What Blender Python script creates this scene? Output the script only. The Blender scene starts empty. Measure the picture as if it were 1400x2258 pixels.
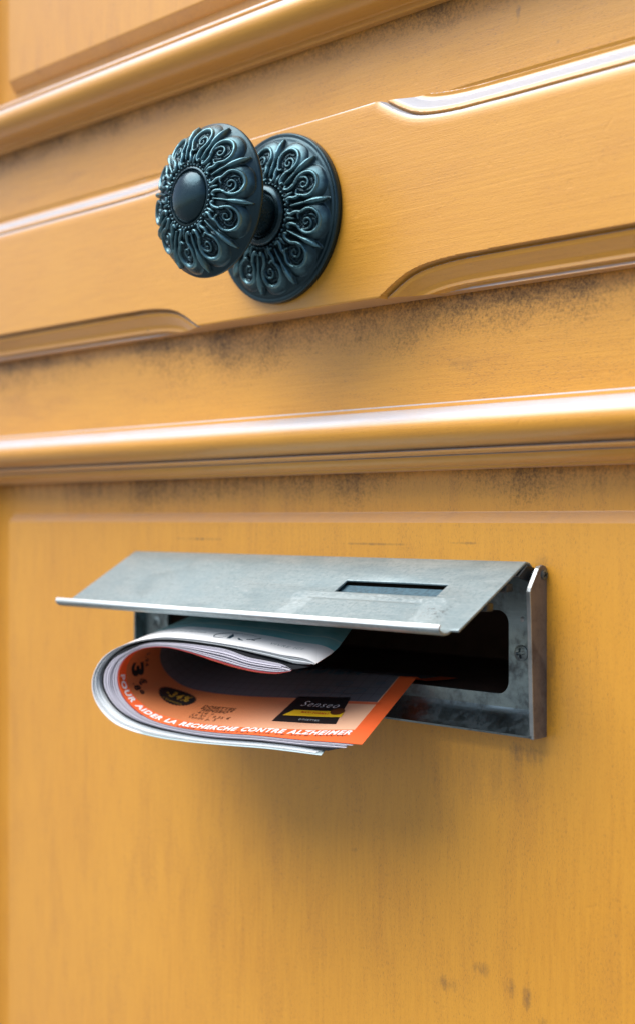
import bpy, bmesh, math, random
import numpy as np
from mathutils import Vector

random.seed(7)
RNG = np.random.default_rng(7)
SC = bpy.context.scene
COL = SC.collection
MM = 0.001

# ------------------------------------------------------------------ camera
# the door face is the plane y = 0, x runs along the door, z up (millimetres, origin level with the lens)
CAM_Y = -420.0
YAW = math.radians(45.4815)            # angle between the optical axis and the door face
cam = bpy.data.cameras.new('camera')
cam.sensor_fit = 'HORIZONTAL'
cam.sensor_width = 24.0
cam.lens = 24.0 * 2950 / 1400
cam.shift_y = 16 / 1400
cam.clip_start = 0.01
cam.clip_end = 500
cam.dof.use_dof = True
cam.dof.focus_distance = 0.532
cam.dof.aperture_fstop = 7.5
cam_o = bpy.data.objects.new('camera', cam)
COL.objects.link(cam_o)
cam_o.location = (0, CAM_Y * MM, 0)
cam_o.rotation_euler = (math.radians(90), 0, math.radians(90) - YAW)
SC.camera = cam_o

# ------------------------------------------------------------------ light: bright overcast street
SUN_EL, SUN_AZ = math.radians(58), math.radians(-38)      # azimuth from the door normal, negative = from the left
w = bpy.data.worlds.new("World")
SC.world = w
w.use_nodes = True
nt = w.node_tree
sky = nt.nodes.new('ShaderNodeTexSky')
sky.sky_type = 'NISHITA'
sky.sun_disc = False
sky.sun_elevation = SUN_EL
sky.sun_rotation = math.pi - SUN_AZ
sky.air_density = 1.0
sky.dust_density = 2.5
sky.ozone_density = 1.0
bg = nt.nodes['Background']
bg.inputs['Strength'].default_value = 0.075
nt.links.new(sky.outputs['Color'], bg.inputs['Color'])
sun = bpy.data.lights.new('sun', 'SUN')
sun.energy = 2.45
sun.angle = math.radians(56)
sun.color = (1.0, 0.985, 0.965)
sun_o = bpy.data.objects.new('sun', sun)
COL.objects.link(sun_o)
sd = Vector((math.sin(SUN_AZ) * math.cos(SUN_EL), -math.cos(SUN_AZ) * math.cos(SUN_EL), math.sin(SUN_EL)))
sun_o.rotation_euler = sd.to_track_quat('Z', 'Y').to_euler()
sun_o.location = sd * 3
SC.view_settings.view_transform = 'Standard'
SC.view_settings.look = 'None'
SC.view_settings.exposure = 1.1
SC.view_settings.gamma = 1
SC.render.film_transparent = False


# ------------------------------------------------------------------ helpers
class NT:
    """tiny node builder"""
    def __init__(self, name):
        self.m = bpy.data.materials.new(name)
        self.m.use_nodes = True
        self.t = self.m.node_tree
        self.bsdf = self.t.nodes['Principled BSDF']
        self.tc = self.t.nodes.new('ShaderNodeTexCoord')

    def put(self, sock, v):
        if hasattr(v, 'is_linked') or isinstance(v, bpy.types.NodeSocket):
            self.t.links.new(v, sock)
        elif v is not None:
            if isinstance(v, (tuple, list)) and len(v) == 3 and sock.type == 'RGBA':
                v = (*v, 1)
            sock.default_value = v

    def set(self, key, v):
        self.put(self.bsdf.inputs[key], v)

    def math(self, op, a, b=None, c=None, clamp=False):
        n = self.t.nodes.new('ShaderNodeMath')
        n.operation = op
        n.use_clamp = clamp
        self.put(n.inputs[0], a)
        if b is not None: self.put(n.inputs[1], b)
        if c is not None: self.put(n.inputs[2], c)
        return n.outputs[0]

    def mix(self, f, a, b, mode='MIX'):
        n = self.t.nodes.new('ShaderNodeMix')
        n.data_type = 'RGBA'
        n.blend_type = mode
        self.put(n.inputs[0], f)
        self.put(n.inputs[6], a)
        self.put(n.inputs[7], b)
        return n.outputs[2]

    def ramp(self, v, lo, hi, a=0.0, b=1.0, smooth=True):
        n = self.t.nodes.new('ShaderNodeMapRange')
        n.interpolation_type = 'SMOOTHSTEP' if smooth else 'LINEAR'
        self.put(n.inputs[0], v)
        for k, x in zip((1, 2, 3, 4), (lo, hi, a, b)):
            n.inputs[k].default_value = x
        return n.outputs[0]

    def coords(self, scale=(1, 1, 1), which='Object', loc=(0, 0, 0), rot=(0, 0, 0)):
        n = self.t.nodes.new('ShaderNodeMapping')
        n.inputs['Scale'].default_value = scale
        n.inputs['Location'].default_value = loc
        n.inputs['Rotation'].default_value = rot
        self.t.links.new(self.tc.outputs[which], n.inputs['Vector'])
        return n.outputs[0]

    def noise(self, vec, scale=1.0, detail=3.0, rough=0.55, dist=0.0):
        n = self.t.nodes.new('ShaderNodeTexNoise')
        self.put(n.inputs['Vector'], vec)
        n.inputs['Scale'].default_value = scale
        n.inputs['Detail'].default_value = detail
        n.inputs['Roughness'].default_value = rough
        n.inputs['Distortion'].default_value = dist
        return n.outputs['Fac']

    def xyz(self, which='Object'):
        n = self.t.nodes.new('ShaderNodeSeparateXYZ')
        self.t.links.new(self.tc.outputs[which], n.inputs[0])
        return n.outputs

    def attr(self, name):
        n = self.t.nodes.new('ShaderNodeAttribute')
        n.attribute_name = name
        return n

    def bump(self, h, strength=0.3, dist=0.001):
        n = self.t.nodes.new('ShaderNodeBump')
        n.inputs['Strength'].default_value = strength
        n.inputs['Distance'].default_value = dist
        self.put(n.inputs['Height'], h)
        self.set('Normal', n.outputs[0])
        return n.outputs[0]

    def between(self, v, lo, hi, e=0.1):
        a = self.ramp(v, lo - e, lo + e)
        b = self.ramp(v, hi - e, hi + e, 1.0, 0.0)
        return self.math('MULTIPLY', a, b)


DOOR_AT = Vector((-420, 0, -990))


def empty(name, at, parent=None):
    o = bpy.data.objects.new(name, None)
    COL.objects.link(o)
    o['_at'] = list(at)
    base = Vector(parent['_at']) if parent else Vector((0, 0, 0))
    o.location = (Vector(at) - base) * MM
    if parent: o.parent = parent
    o.empty_display_size = 0.02
    return o


def mesh(name, V, Fs, mat, parent=None, at=None, smooth=None, uv=None, attrs=None):
    """V in millimetres, world; the object's origin is put at `at` (default: its centre)."""
    V = np.asarray(V, float)
    if at is None:
        at = (V.min(0) + V.max(0)) / 2
    at = np.asarray(at, float)
    me = bpy.data.meshes.new(name)
    me.from_pydata(((V - at) * MM).tolist(), [], [tuple(int(i) for i in f) for f in Fs])
    me.update()
    if attrs:
        for k, a in attrs.items():
            at_ = me.attributes.new(k, 'FLOAT', 'POINT')
            at_.data.foreach_set('value', np.asarray(a, np.float32))
    if uv is not None:
        l = me.uv_layers.new(name='UVMap')
        idx = np.empty(len(me.loops), np.int32)
        me.loops.foreach_get('vertex_index', idx)
        l.data.foreach_set('uv', np.asarray(uv, np.float32)[idx].ravel())
    bm = bmesh.new()
    bm.from_mesh(me)
    bmesh.ops.recalc_face_normals(bm, faces=bm.faces)
    bm.to_mesh(me)
    bm.free()
    if smooth is not None:
        me.shade_smooth()
        if smooth < 179:
            me.set_sharp_from_angle(angle=math.radians(smooth))
    me.materials.append(mat)
    o = bpy.data.objects.new(name, me)
    COL.objects.link(o)
    o['_at'] = at.tolist()
    base = Vector(parent['_at']) if parent else Vector((0, 0, 0))
    o.location = (Vector(at) - base) * MM
    if parent: o.parent = parent
    return o


def grid_faces(n, m, closed_n=False, closed_m=False, off=0):
    f = []
    for i in range(n if closed_n else n - 1):
        a = i * m
        b = ((i + 1) % n) * m
        for j in range(m if closed_m else m - 1):
            k = (j + 1) % m
            f.append((off + a + j, off + b + j, off + b + k, off + a + k))
    return f


def box(x0, x1, y0, y1, z0, z1):
    V = [(x, y, z) for x in (x0, x1) for y in (y0, y1) for z in (z0, z1)]
    return V, [(0, 1, 3, 2), (4, 6, 7, 5), (0, 4, 5, 1), (2, 3, 7, 6), (0, 2, 6, 4), (1, 5, 7, 3)]


def join(*parts):
    V, Fs = [], []
    for v, f in parts:
        o = len(V)
        V += [tuple(p) for p in v]
        Fs += [tuple(i + o for i in q) for q in f]
    return V, Fs


def bevel(o, width, seg=2, angle=40):
    b = o.modifiers.new('bevel', 'BEVEL')
    b.width = width * MM
    b.segments = seg
    b.limit_method = 'ANGLE'
    b.angle_limit = math.radians(angle)
    b.harden_normals = False
    return o


def spline(P, n):
    P = np.asarray(P, float)
    d = np.r_[0, np.cumsum(np.linalg.norm(np.diff(P, axis=0), axis=1))]
    m = np.gradient(P, d, axis=0)
    s = np.linspace(0, d[-1], n)
    i = np.clip(np.searchsorted(d, s, side='right') - 1, 0, len(d) - 2)
    h = (d[i + 1] - d[i])
    u = ((s - d[i]) / h)[:, None]
    h = h[:, None]
    return (2*u**3 - 3*u**2 + 1)*P[i] + (u**3 - 2*u**2 + u)*h*m[i] + (-2*u**3 + 3*u**2)*P[i+1] + (u**3 - u**2)*h*m[i+1]


# ------------------------------------------------------------------ materials
def wood(name, along, dirt=(), deep=1.0, stains=(), run=(70, 70, 90), dust_highlight_amt=1.0):
    """amber varnished wood; `along` = axis the grain runs on; dirt = [(z_edge, z_reach, amount)] bands of grime in world mm"""
    n = NT(name)
    g = n.t.nodes.new('ShaderNodeNewGeometry')
    sep = n.t.nodes.new('ShaderNodeSeparateXYZ')
    n.t.links.new(g.outputs['Position'], sep.inputs[0])
    z = sep.outputs[2]
    st = {'x': (1, 14, 14), 'z': (14, 14, 1)}[along]
    streak = n.noise(n.coords(tuple(s * 45 for s in st)), 1.0, 4, 0.6, 0.3)
    pores = n.noise(n.coords(tuple(3600 if s > 1 else 620 for s in st)), 1.0, 3, 0.6, 0.4)
    mott = n.noise(n.coords(tuple(75 if s > 1 else 16 for s in st)), 1.0, 5, 0.62)
    big = n.noise(n.coords((7, 7, 7)), 1.0, 2, 0.5)
    c = n.mix(n.ramp(streak, 0.3, 0.75), (0.67, 0.298, 0.015), (0.61, 0.258, 0.011))
    c = n.mix(n.ramp(big, 0.3, 0.7, 0, 0.55), c, (0.70, 0.33, 0.022))
    c = n.mix(n.ramp(mott, 0.48, 0.78, 0, 0.22 * deep), c, (0.38, 0.14, 0.015))
    pk = n.math('MULTIPLY', n.ramp(pores, 0.53, 0.70), n.ramp(n.math('ADD', mott, n.math('MULTIPLY', streak, 0.6)), 0.62, 1.0, 0.25, 1))
    c = n.mix(n.math('MULTIPLY', pk, 0.62 * deep), c, (0.19, 0.068, 0.014))
    speck = n.noise(n.coords((850, 850, 850)), 1.0, 4, 0.7)
    patch = n.noise(n.coords(run), 1.0, 5, 0.7)
    wide = n.noise(n.coords((11, 11, 11)), 1.0, 2, 0.5)
    dull = None
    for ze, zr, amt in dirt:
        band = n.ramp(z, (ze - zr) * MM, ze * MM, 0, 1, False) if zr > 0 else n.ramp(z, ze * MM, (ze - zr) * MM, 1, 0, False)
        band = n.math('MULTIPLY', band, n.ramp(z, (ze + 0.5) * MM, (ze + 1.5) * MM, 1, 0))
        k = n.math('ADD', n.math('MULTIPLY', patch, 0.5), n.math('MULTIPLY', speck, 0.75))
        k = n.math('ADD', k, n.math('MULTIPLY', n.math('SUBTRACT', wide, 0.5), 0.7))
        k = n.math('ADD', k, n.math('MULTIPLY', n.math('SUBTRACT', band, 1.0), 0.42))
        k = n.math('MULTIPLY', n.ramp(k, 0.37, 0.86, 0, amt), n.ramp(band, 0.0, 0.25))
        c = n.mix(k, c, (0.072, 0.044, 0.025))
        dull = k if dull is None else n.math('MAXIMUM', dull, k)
    x = sep.outputs[0]
    for sx, sz, rx, rz, amt in stains:
        dx = n.math('MULTIPLY', n.math('SUBTRACT', x, sx * MM), 1000 / rx)
        dz = n.math('MULTIPLY', n.math('SUBTRACT', z, sz * MM), 1000 / rz)
        d2 = n.math('ADD', n.math('MULTIPLY', dx, dx), n.math('MULTIPLY', dz, dz))
        k = n.math('SUBTRACT', n.math('ADD', patch, n.math('MULTIPLY', speck, 0.5)), n.math('MULTIPLY', d2, 0.4))
        c = n.mix(n.ramp(k, 0.48, 0.95, 0, amt), c, (0.075, 0.04, 0.022))
    # settled powder, plus sky highlights painted pale on faces that turn up
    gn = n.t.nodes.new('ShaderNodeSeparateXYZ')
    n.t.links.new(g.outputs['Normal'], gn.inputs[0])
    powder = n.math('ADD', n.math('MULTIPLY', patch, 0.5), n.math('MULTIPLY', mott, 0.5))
    dust_highlight = n.math('MULTIPLY', 1.0, n.math('MULTIPLY', n.ramp(gn.outputs[2], 0.18, 0.66), n.ramp(powder, 0.25, 0.62, 0.6 * dust_highlight_amt, 0.92 * dust_highlight_amt)), clamp=True)
    c = n.mix(dust_highlight, c, (0.45, 0.465, 0.51))
    n.set('Base Color', c)
    rn = n.noise(n.coords((60, 60, 60)), 1.0, 3, 0.6)
    n.set('Roughness', n.ramp(rn, 0.3, 0.7, 0.40, 0.54))
    n.set('Specular IOR Level', 0.25)
    shine = 1.0 if dull is None else n.math('SUBTRACT', 1.0, n.math('MULTIPLY', dull, 0.95))
    n.set('Coat Weight', shine)
    n.set('Coat IOR', 1.55)
    n.set('Coat Roughness', 0.34)
    n.set('Sheen Weight', 0.30 if dull is None else n.math('MULTIPLY', shine, 0.30))
    n.set('Sheen Roughness', 0.4)
    n.set('Sheen Tint', (0.92, 0.94, 1.0))
    peel = n.noise(n.coords((330, 330, 330)), 1.0, 2, 0.5)
    hh = n.math('ADD', n.math('MULTIPLY', pores, -0.7), n.math('MULTIPLY', peel, 0.35))
    brush = n.noise(n.coords(tuple(900 if s > 1 else 28 for s in st)), 1.0, 3, 0.6, 0.5)
    dents = n.ramp(n.noise(n.coords((150, 150, 150)), 1.0, 2, 0.5), 0.66, 0.76)
    hh = n.math('ADD', hh, n.math('MULTIPLY', brush, 0.8))
    hh = n.math('SUBTRACT', hh, n.math('MULTIPLY', dents, 0.5))
    n.bump(hh, 0.30, 0.0006)
    return n.m


def metal(name, base, rough=0.36, dirt=0.4, dirt_col=(0.10, 0.075, 0.055), metallic=1.0, scale=1.0, scratch=True):
    n = NT(name)
    a = n.noise(n.coords((70 * scale,) * 3), 1.0, 5, 0.65)
    b = n.noise(n.coords((420 * scale,) * 3), 1.0, 4, 0.65)
    s = n.noise(n.coords((50, 900, 900)), 1.0, 3, 0.6)
    c = n.mix(n.ramp(a, 0.35, 0.7), base, tuple(x * 0.72 for x in base))
    c = n.mix(n.ramp(b, 0.60, 0.78, 0, 0.5), c, tuple(min(1, x * 1.4) for x in base))
    k = n.ramp(n.math('ADD', n.math('MULTIPLY', a, 0.7), n.math('MULTIPLY', b, 0.4)), 0.50, 0.74, 0, dirt)
    c = n.mix(k, c, dirt_col)
    n.set('Base Color', c)
    n.set('Metallic', n.math('SUBTRACT', metallic, n.math('MULTIPLY', k, 0.75 * metallic)))
    r = n.math('ADD', n.ramp(a, 0.3, 0.7, rough - 0.07, rough + 0.10), n.math('MULTIPLY', k, 0.25))
    n.set('Roughness', r)
    h = n.math('ADD', n.math('MULTIPLY', b, 0.6), n.math('MULTIPLY', s, 0.5 if scratch else 0))
    n.bump(h, 0.14, 0.0005)
    return n.m


def plain(name, col, rough=0.6, spec=0.5, metallic=0.0, vary=0.15, scale=120):
    n = NT(name)
    a = n.noise(n.coords((scale,) * 3), 1.0, 4, 0.6)
    n.set('Base Color', n.mix(n.ramp(a, 0.3, 0.75, 0, 1), col, tuple(x * (1 - vary * 1.6) for x in col)))
    n.set('Roughness', rough)
    n.set('Specular IOR Level', spec)
    n.set('Metallic', metallic)
    return n.m


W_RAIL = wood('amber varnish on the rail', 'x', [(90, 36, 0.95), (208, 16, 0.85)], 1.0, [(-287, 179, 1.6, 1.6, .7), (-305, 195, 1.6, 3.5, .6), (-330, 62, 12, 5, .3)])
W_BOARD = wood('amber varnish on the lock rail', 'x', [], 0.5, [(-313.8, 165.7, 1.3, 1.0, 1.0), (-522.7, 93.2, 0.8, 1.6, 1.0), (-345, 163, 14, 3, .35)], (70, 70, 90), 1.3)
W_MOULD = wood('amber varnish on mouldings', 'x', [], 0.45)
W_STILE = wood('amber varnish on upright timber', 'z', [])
STAINS = [(-341, -187, 9, 5, .6), (-322, -177, 7, 4, .45), (-309, -181, 5, 6, .6), (-301, -183, 3.5, 7, .6), (-293, -194, 5, 9, .5), (-391, -142, 3, 2, .5),
          (-493, -9.5, 22, .9, .7), (-380, -10.5, 26, .8, .55), (-330, -9.5, 10, .8, .5), (-293, -17, 7, 6, .5), (-325, -100, 45, 22, .22), (-290, -60, 5, 34, .45), (-300, -90, 14, 6, .5)]
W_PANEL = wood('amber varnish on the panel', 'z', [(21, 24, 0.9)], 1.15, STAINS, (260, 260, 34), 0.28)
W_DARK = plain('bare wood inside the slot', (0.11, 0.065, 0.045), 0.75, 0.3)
M_FLAP = None
M_PLATE = metal('tarnished steel plate', (0.24, 0.31, 0.325), 0.36, 0.75, (0.045, 0.042, 0.038))
M_EDGE = metal('bright worn steel edge', (0.40, 0.44, 0.45), 0.36, 0.35)
M_BRACK = metal('brown tarnished bracket', (0.20, 0.18, 0.168), 0.6, 0.8, (0.095, 0.072, 0.06), 0.3)
M_SCREW = metal('dull screw steel', (0.22, 0.27, 0.28), 0.42, 0.6, (0.03, 0.03, 0.03), scratch=False)
M_SHADE = metal('dark hinge steel', (0.10, 0.115, 0.12), 0.42, 0.6, (0.02, 0.02, 0.02))


# ------------------------------------------------------------------ setting: the pavement in front of the door
pv = NT('grey pavement')
a = pv.noise(pv.coords((3, 3, 3)), 1.0, 6, 0.6)
b = pv.noise(pv.coords((90, 90, 90)), 1.0, 3, 0.6)
pv.set('Base Color', pv.mix(pv.ramp(pv.math('ADD', pv.math('MULTIPLY', a, .6), pv.math('MULTIPLY', b, .4)), .35, .65), (0.16, 0.155, 0.15), (0.11, 0.108, 0.105)))
pv.set('Roughness', 0.85)
pv.bump(b, 0.3, 0.002)
ground = mesh('pavement', [(-30000, -30000, -992), (30000, -30000, -992), (30000, 30000, -992), (-30000, 30000, -992)], [(0, 1, 2, 3)], pv.m)
ground['kind'] = 'structure'

# ------------------------------------------------------------------ the door
door = empty('door', DOOR_AT)
door['label'] = 'amber varnished wooden panelled door with rounded mouldings, knob and mail slot'
door['category'] = 'door'
door['kind'] = 'thing'

XL, XR = -690.0, -150.0           # inner edges of the panel mouldings
DL, DR = -800.0, -40.0            # door edges
ZT, ZB = 1060.0, -990.0
# middle rail and the rest of the carcass (face y = 0)
mesh('rail', *box(XL - 27, XR + 27, 0, 44, 30, 226), W_RAIL, door)
mesh('rail', *box(XL - 27, XR + 27, 0, 44, ZB, -820), W_RAIL, door)
mesh('rail', *box(XL - 27, XR + 27, 0, 44, 940, ZT), W_RAIL, door)
for x0, x1 in ((DL, XL - 27), (XR + 27, DR)):
    bevel(mesh('stile', *box(x0, x1, 0, 44, ZB, ZT), W_STILE, door), 2)

# bolection mouldings: profile (distance outward from the panel opening edge, y)
MOULD = [(27, 0), (27, -3.2), (26.3, -3.9), (24.6, -4.1), (24.2, -4.9), (24.0, -6.2)]
for a_ in np.linspace(68, -74, 16):
    a_ = math.radians(a_)
    MOULD.append((16.2 + 8.4 * math.sin(a_), -8.8 - 11.4 * math.cos(a_)))
MOULD += [(7.9, -10.4), (7.6, -11.9), (7.1, -12.8), (6.4, -12.9), (5.9, -12.2), (5.6, -10.9), (5.4, -9.2), (4.9, -9.6), (4.0, -9.3), (2.9, -8.3),
          (1.9, -6.7), (1.3, -4.8), (1.0, -3.6), (0.2, -3.3), (0.0, -2.6), (0.0, 7.5)]
MOULD = np.array(MOULD)


def moulding_ring(x0, x1, z0, z1):
    """four mitred lengths round one panel opening"""
    d, y = MOULD[:, 0], MOULD[:, 1]
    def row(cx, cz, sx, sz):
        return np.c_[cx + sx * d, y, cz + sz * d]
    corner = {'a': row(x0, z0, -1, -1), 'b': row(x1, z0, 1, -1), 'c': row(x1, z1, 1, 1), 'd': row(x0, z1, -1, 1)}
    for p, q in ('ab', 'bc', 'cd', 'da'):
        V = np.r_[corner[p], corner[q]]
        n = len(d)
        mesh('moulding', V, grid_faces(2, n), W_MOULD if p in 'ac' else W_STILE, door, smooth=28)


moulding_ring(XL, XR, -820 + 27, 20)
moulding_ring(XL, XR, 235.5, 940 - 27)


def ring(outer, inner):
    """quads between two closed loops of equal length"""
    n = len(outer)
    return list(outer) + list(inner), [(i, (i + 1) % n, n + (i + 1) % n, n + i) for i in range(n)]


def rect_loop(x0, x1, z0, z1, y):
    return [(x0, y, z0), (x1, y, z0), (x1, y, z1), (x0, y, z1)]


def rounded_loop(x0, x1, z0, z1, r, y, seg=8):
    P = []
    for cx, cz, a0 in ((x0 + r, z0 + r, 180), (x1 - r, z0 + r, 270), (x1 - r, z1 - r, 0), (x0 + r, z1 - r, 90)):
        for k in range(seg + 1):
            a = math.radians(a0 + 90 * k / seg)
            P.append((cx + r * math.cos(a), y, cz + r * math.sin(a)))
    return P


def rect_for(loop, x0, x1, z0, z1, y, seg=8):
    """points on a rectangle matching a rounded_loop point by point (all of a corner's points but its ends sit in the corner)"""
    P = []
    n = seg + 1
    cs = ((x0, z0), (x1, z0), (x1, z1), (x0, z1))
    for c in range(4):
        for k in range(n):
            p = loop[c * n + k]
            t = k / seg
            cx, cz = cs[c]
            if c in (0, 2):
                q = (cx, p[2] + (cz - p[2]) * min(1, 2 * t)) if t < .5 else (p[0] + (cx - p[0]) * min(1, 2 - 2 * t), cz)
            else:
                q = (p[0] + (cx - p[0]) * min(1, 2 * t), cz) if t < .5 else (cx, p[2] + (cz - p[2]) * min(1, 2 - 2 * t))
            P.append((q[0], y, q[1]))
    return P


# slot hole in the lower panel
HX0, HX1, HZ0, HZ1 = -515.0, -308.5, -67.6, -35.2
hole = [(HX0 - 1, 0, HZ0 - 1), (HX1 + 1, 0, HZ0 - 1), (HX1 + 1, 0, HZ1 + 1), (HX0 - 1, 0, HZ1 + 1)]
FX0, FX1, FZ0, FZ1 = -659.5, -180.5, -780.0, -1.4


def panel(field, border_z, hole_loop=None, bev=4.2):
    x0, x1, z0, z1 = field
    b0, b1, c0, c1 = border_z
    A = rect_loop(b0, b1, c0, c1, 7.0)
    B = rect_loop(x0 - bev, x1 + bev, z0 - bev, z1 + bev, 7.0)
    B2 = rect_loop(x0 - bev, x1 + bev, z0 - bev, z1 + bev, 6.2)
    C2 = rect_loop(x0, x1, z0, z1, 0.0)
    parts = [ring(A, B), ring(B, B2), ring(B2, C2)]
    if hole_loop:
        parts.append(ring(C2, hole_loop))
        parts.append(ring(hole_loop, [(x, 0.6, z) for x, y, z in hole_loop]))
    else:
        parts.append((C2, [(0, 1, 2, 3)]))
    parts.append((rect_loop(b0, b1, c0, c1, 25), [(0, 1, 2, 3)]) if not hole_loop else ring(rect_loop(b0, b1, c0, c1, 25), [(x, 25, z) for x, y, z in hole_loop]))
    V, Fs = join(*parts)
    # weld
    o = mesh('panel', V, Fs, W_PANEL, door)
    bm = bmesh.new(); bm.from_mesh(o.data)
    bmesh.ops.remove_doubles(bm, verts=bm.verts, dist=1e-6)
    bmesh.ops.recalc_face_normals(bm, faces=bm.faces)
    bm.to_mesh(o.data); bm.free()
    bevel(o, 0.5, 2, 25)
    return o


panel((FX0, FX1, FZ0, FZ1), (XL - 5, XR + 5, -800, 26), hole)
panel((FX0, FX1, 249.6, 905), (XL - 5, XR + 5, 230, 925), None)
# wooden lining of the slot, closed at the back
hx0, hx1, hz0, hz1 = HX0 - 1, HX1 + 1, HZ0 - 1, HZ1 + 1
parts = [box(hx0 - 8, hx1 + 8, 0.7, 110, hz0 - 8, hz0), box(hx0 - 8, hx1 + 8, 0.7, 110, hz1, hz1 + 8),
         box(hx0 - 8, hx0, 0.7, 110, hz0, hz1), box(hx1, hx1 + 8, 0.7, 110, hz0, hz1), box(hx0 - 8, hx1 + 8, 110, 116, hz0 - 8, hz1 + 8)]
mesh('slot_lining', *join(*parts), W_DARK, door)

# ------------------------------------------------------------------ the lock rail board with its routed edges
BZ0, BZ1, BY = 90.0, 170.3, -15.0
BXC = -420.0


def routed(xs):
    """height of the routed line above the board's lower edge, as a function of |x - centre|"""
    K = np.array([(0, -6), (56.4, -6), (56.9, 0), (63, 3.6), (67, 5.8), (72.5, 8.6), (77, 9.8), (82, 10.6), (87, 11.2), (92, 11.7), (110, 12.1), (400, 12.3)], float)
    return K


# routed line as a dense polyline in (s, h): s = |x - centre|, h = height from the board's edge
K = np.array([(55.2, -1.6), (57, 0.4), (59.5, 2.0), (63, 4.1), (67, 6.3), (72, 8.6), (77, 10.0), (82.5, 10.9), (88, 11.5), (94, 11.9), (112, 12.2), (150, 12.3)])
KL = spline(K, 260)
KL = np.r_[KL, [(420, 12.3)]]
PROF_D = np.array([-50, -4.5, -3.0, -1.6, -0.7, 0.0, 0.25, 0.85, 1.5, 3.2, 5.2, 7.0, 8.6, 10.0, 10.5, 11.0, 12.2, 40])
PROF_Y = np.array([0, 0.0, 0.10, 0.35, 0.7, 1.2, 3.6, 4.4, 2.4, 2.9, 4.9, 6.7, 7.4, 7.2, 9.4, 9.6, 8.9, 8.9])


def board_depth(x, hgt, upper):
    s = np.abs(x - BXC)
    lim = np.interp(s, KL[:, 0], KL[:, 1], left=-9)
    inside = (hgt < lim) & (s > 55)
    flat = (s < 52) | (hgt > 25)
    P = np.c_[s.ravel(), hgt.ravel()]
    A, B = KL[:-1], KL[1:]
    dmin = np.full(len(P), 1e9)
    for a, b in zip(A, B):
        ab = b - a
        t = np.clip(((P - a) @ ab) / (ab @ ab), 0, 1)
        dmin = np.minimum(dmin, np.hypot(*(P - a - t[:, None] * ab).T))
    d = np.where(inside.ravel(), dmin, -dmin)
    soft = np.interp(d, PROF_D, PROF_Y).reshape(x.shape)
    crisp = np.where(d < 0, 0, np.interp(d, PROF_D, PROF_Y)).reshape(x.shape)
    return np.where(upper, soft, crisp)


half = np.r_[0, 30, np.arange(54, 100, 0.7), np.arange(100, 130, 6), 200, 300, 372]
xs = np.r_[(BXC - half)[::-1], (BXC + half)[1:]]
edge = np.r_[0, 0.001, np.arange(0.35, 13.6, 0.22), np.arange(13.9, 18.5, 0.6), 22]
zs = np.r_[BZ0 + edge, 120, 140, (BZ1 - edge)[::-1]]
Xg, Zg = np.meshgrid(xs, zs, indexing='ij')
hgt = np.minimum(Zg - BZ0, BZ1 - Zg)
Yg = BY + board_depth(Xg, hgt, Zg > 130)
# a softly rounded arris where the edge is not routed
ar = np.clip(0.9 - hgt, 0, 0.9)
Yg += np.where(Yg < BY + 0.05, 0.9 - np.sqrt(np.maximum(0, 0.81 - ar**2)), 0)
n_, m_ = Xg.shape
V = np.c_[Xg.ravel(), Yg.ravel(), Zg.ravel()]
Fs = grid_faces(n_, m_)
lo = [i * m_ for i in range(n_)]
hi = [i * m_ + m_ - 1 for i in range(n_)]
base = len(V)
V = np.r_[V, np.c_[xs, np.full(n_, 0.5), np.full(n_, BZ0)], np.c_[xs, np.full(n_, 0.5), np.full(n_, BZ1)]]
for i in range(n_ - 1):
    Fs.append((lo[i], lo[i + 1], base + i + 1, base + i))
    Fs.append((hi[i], base + n_ + i, base + n_ + i + 1, hi[i + 1]))
board = mesh('lock_rail', V, Fs, W_BOARD, door, smooth=32)
board['label'] = 'raised lock rail board with routed scooped edges'

# ------------------------------------------------------------------ the ornate knob
KX, KZ = -420.4, 130.8


def bronze(name, wear_gleam=0.85, rough=0.27):
    n = NT(name)
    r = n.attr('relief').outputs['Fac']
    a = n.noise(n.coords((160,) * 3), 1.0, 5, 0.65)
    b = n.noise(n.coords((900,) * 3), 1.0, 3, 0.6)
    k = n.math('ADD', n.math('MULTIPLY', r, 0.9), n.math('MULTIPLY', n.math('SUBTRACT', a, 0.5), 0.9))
    c = n.mix(n.ramp(k, 0.30, 0.95, 0, wear_gleam), (0.017, 0.042, 0.054), (0.115, 0.245, 0.285))  # ridges lighter, hollows darker: reflections painted in along with some rubbing
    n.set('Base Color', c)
    n.set('Metallic', 0.75)
    n.set('Roughness', n.ramp(a, 0.3, 0.7, rough, rough + 0.14))
    n.set('Specular IOR Level', 0.7)
    n.bump(b, 0.10, 0.0004)
    return n.m


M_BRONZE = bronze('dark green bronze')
M_BRONZE_PLAIN = bronze('dark plain bronze', 0.35, 0.18)

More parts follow.
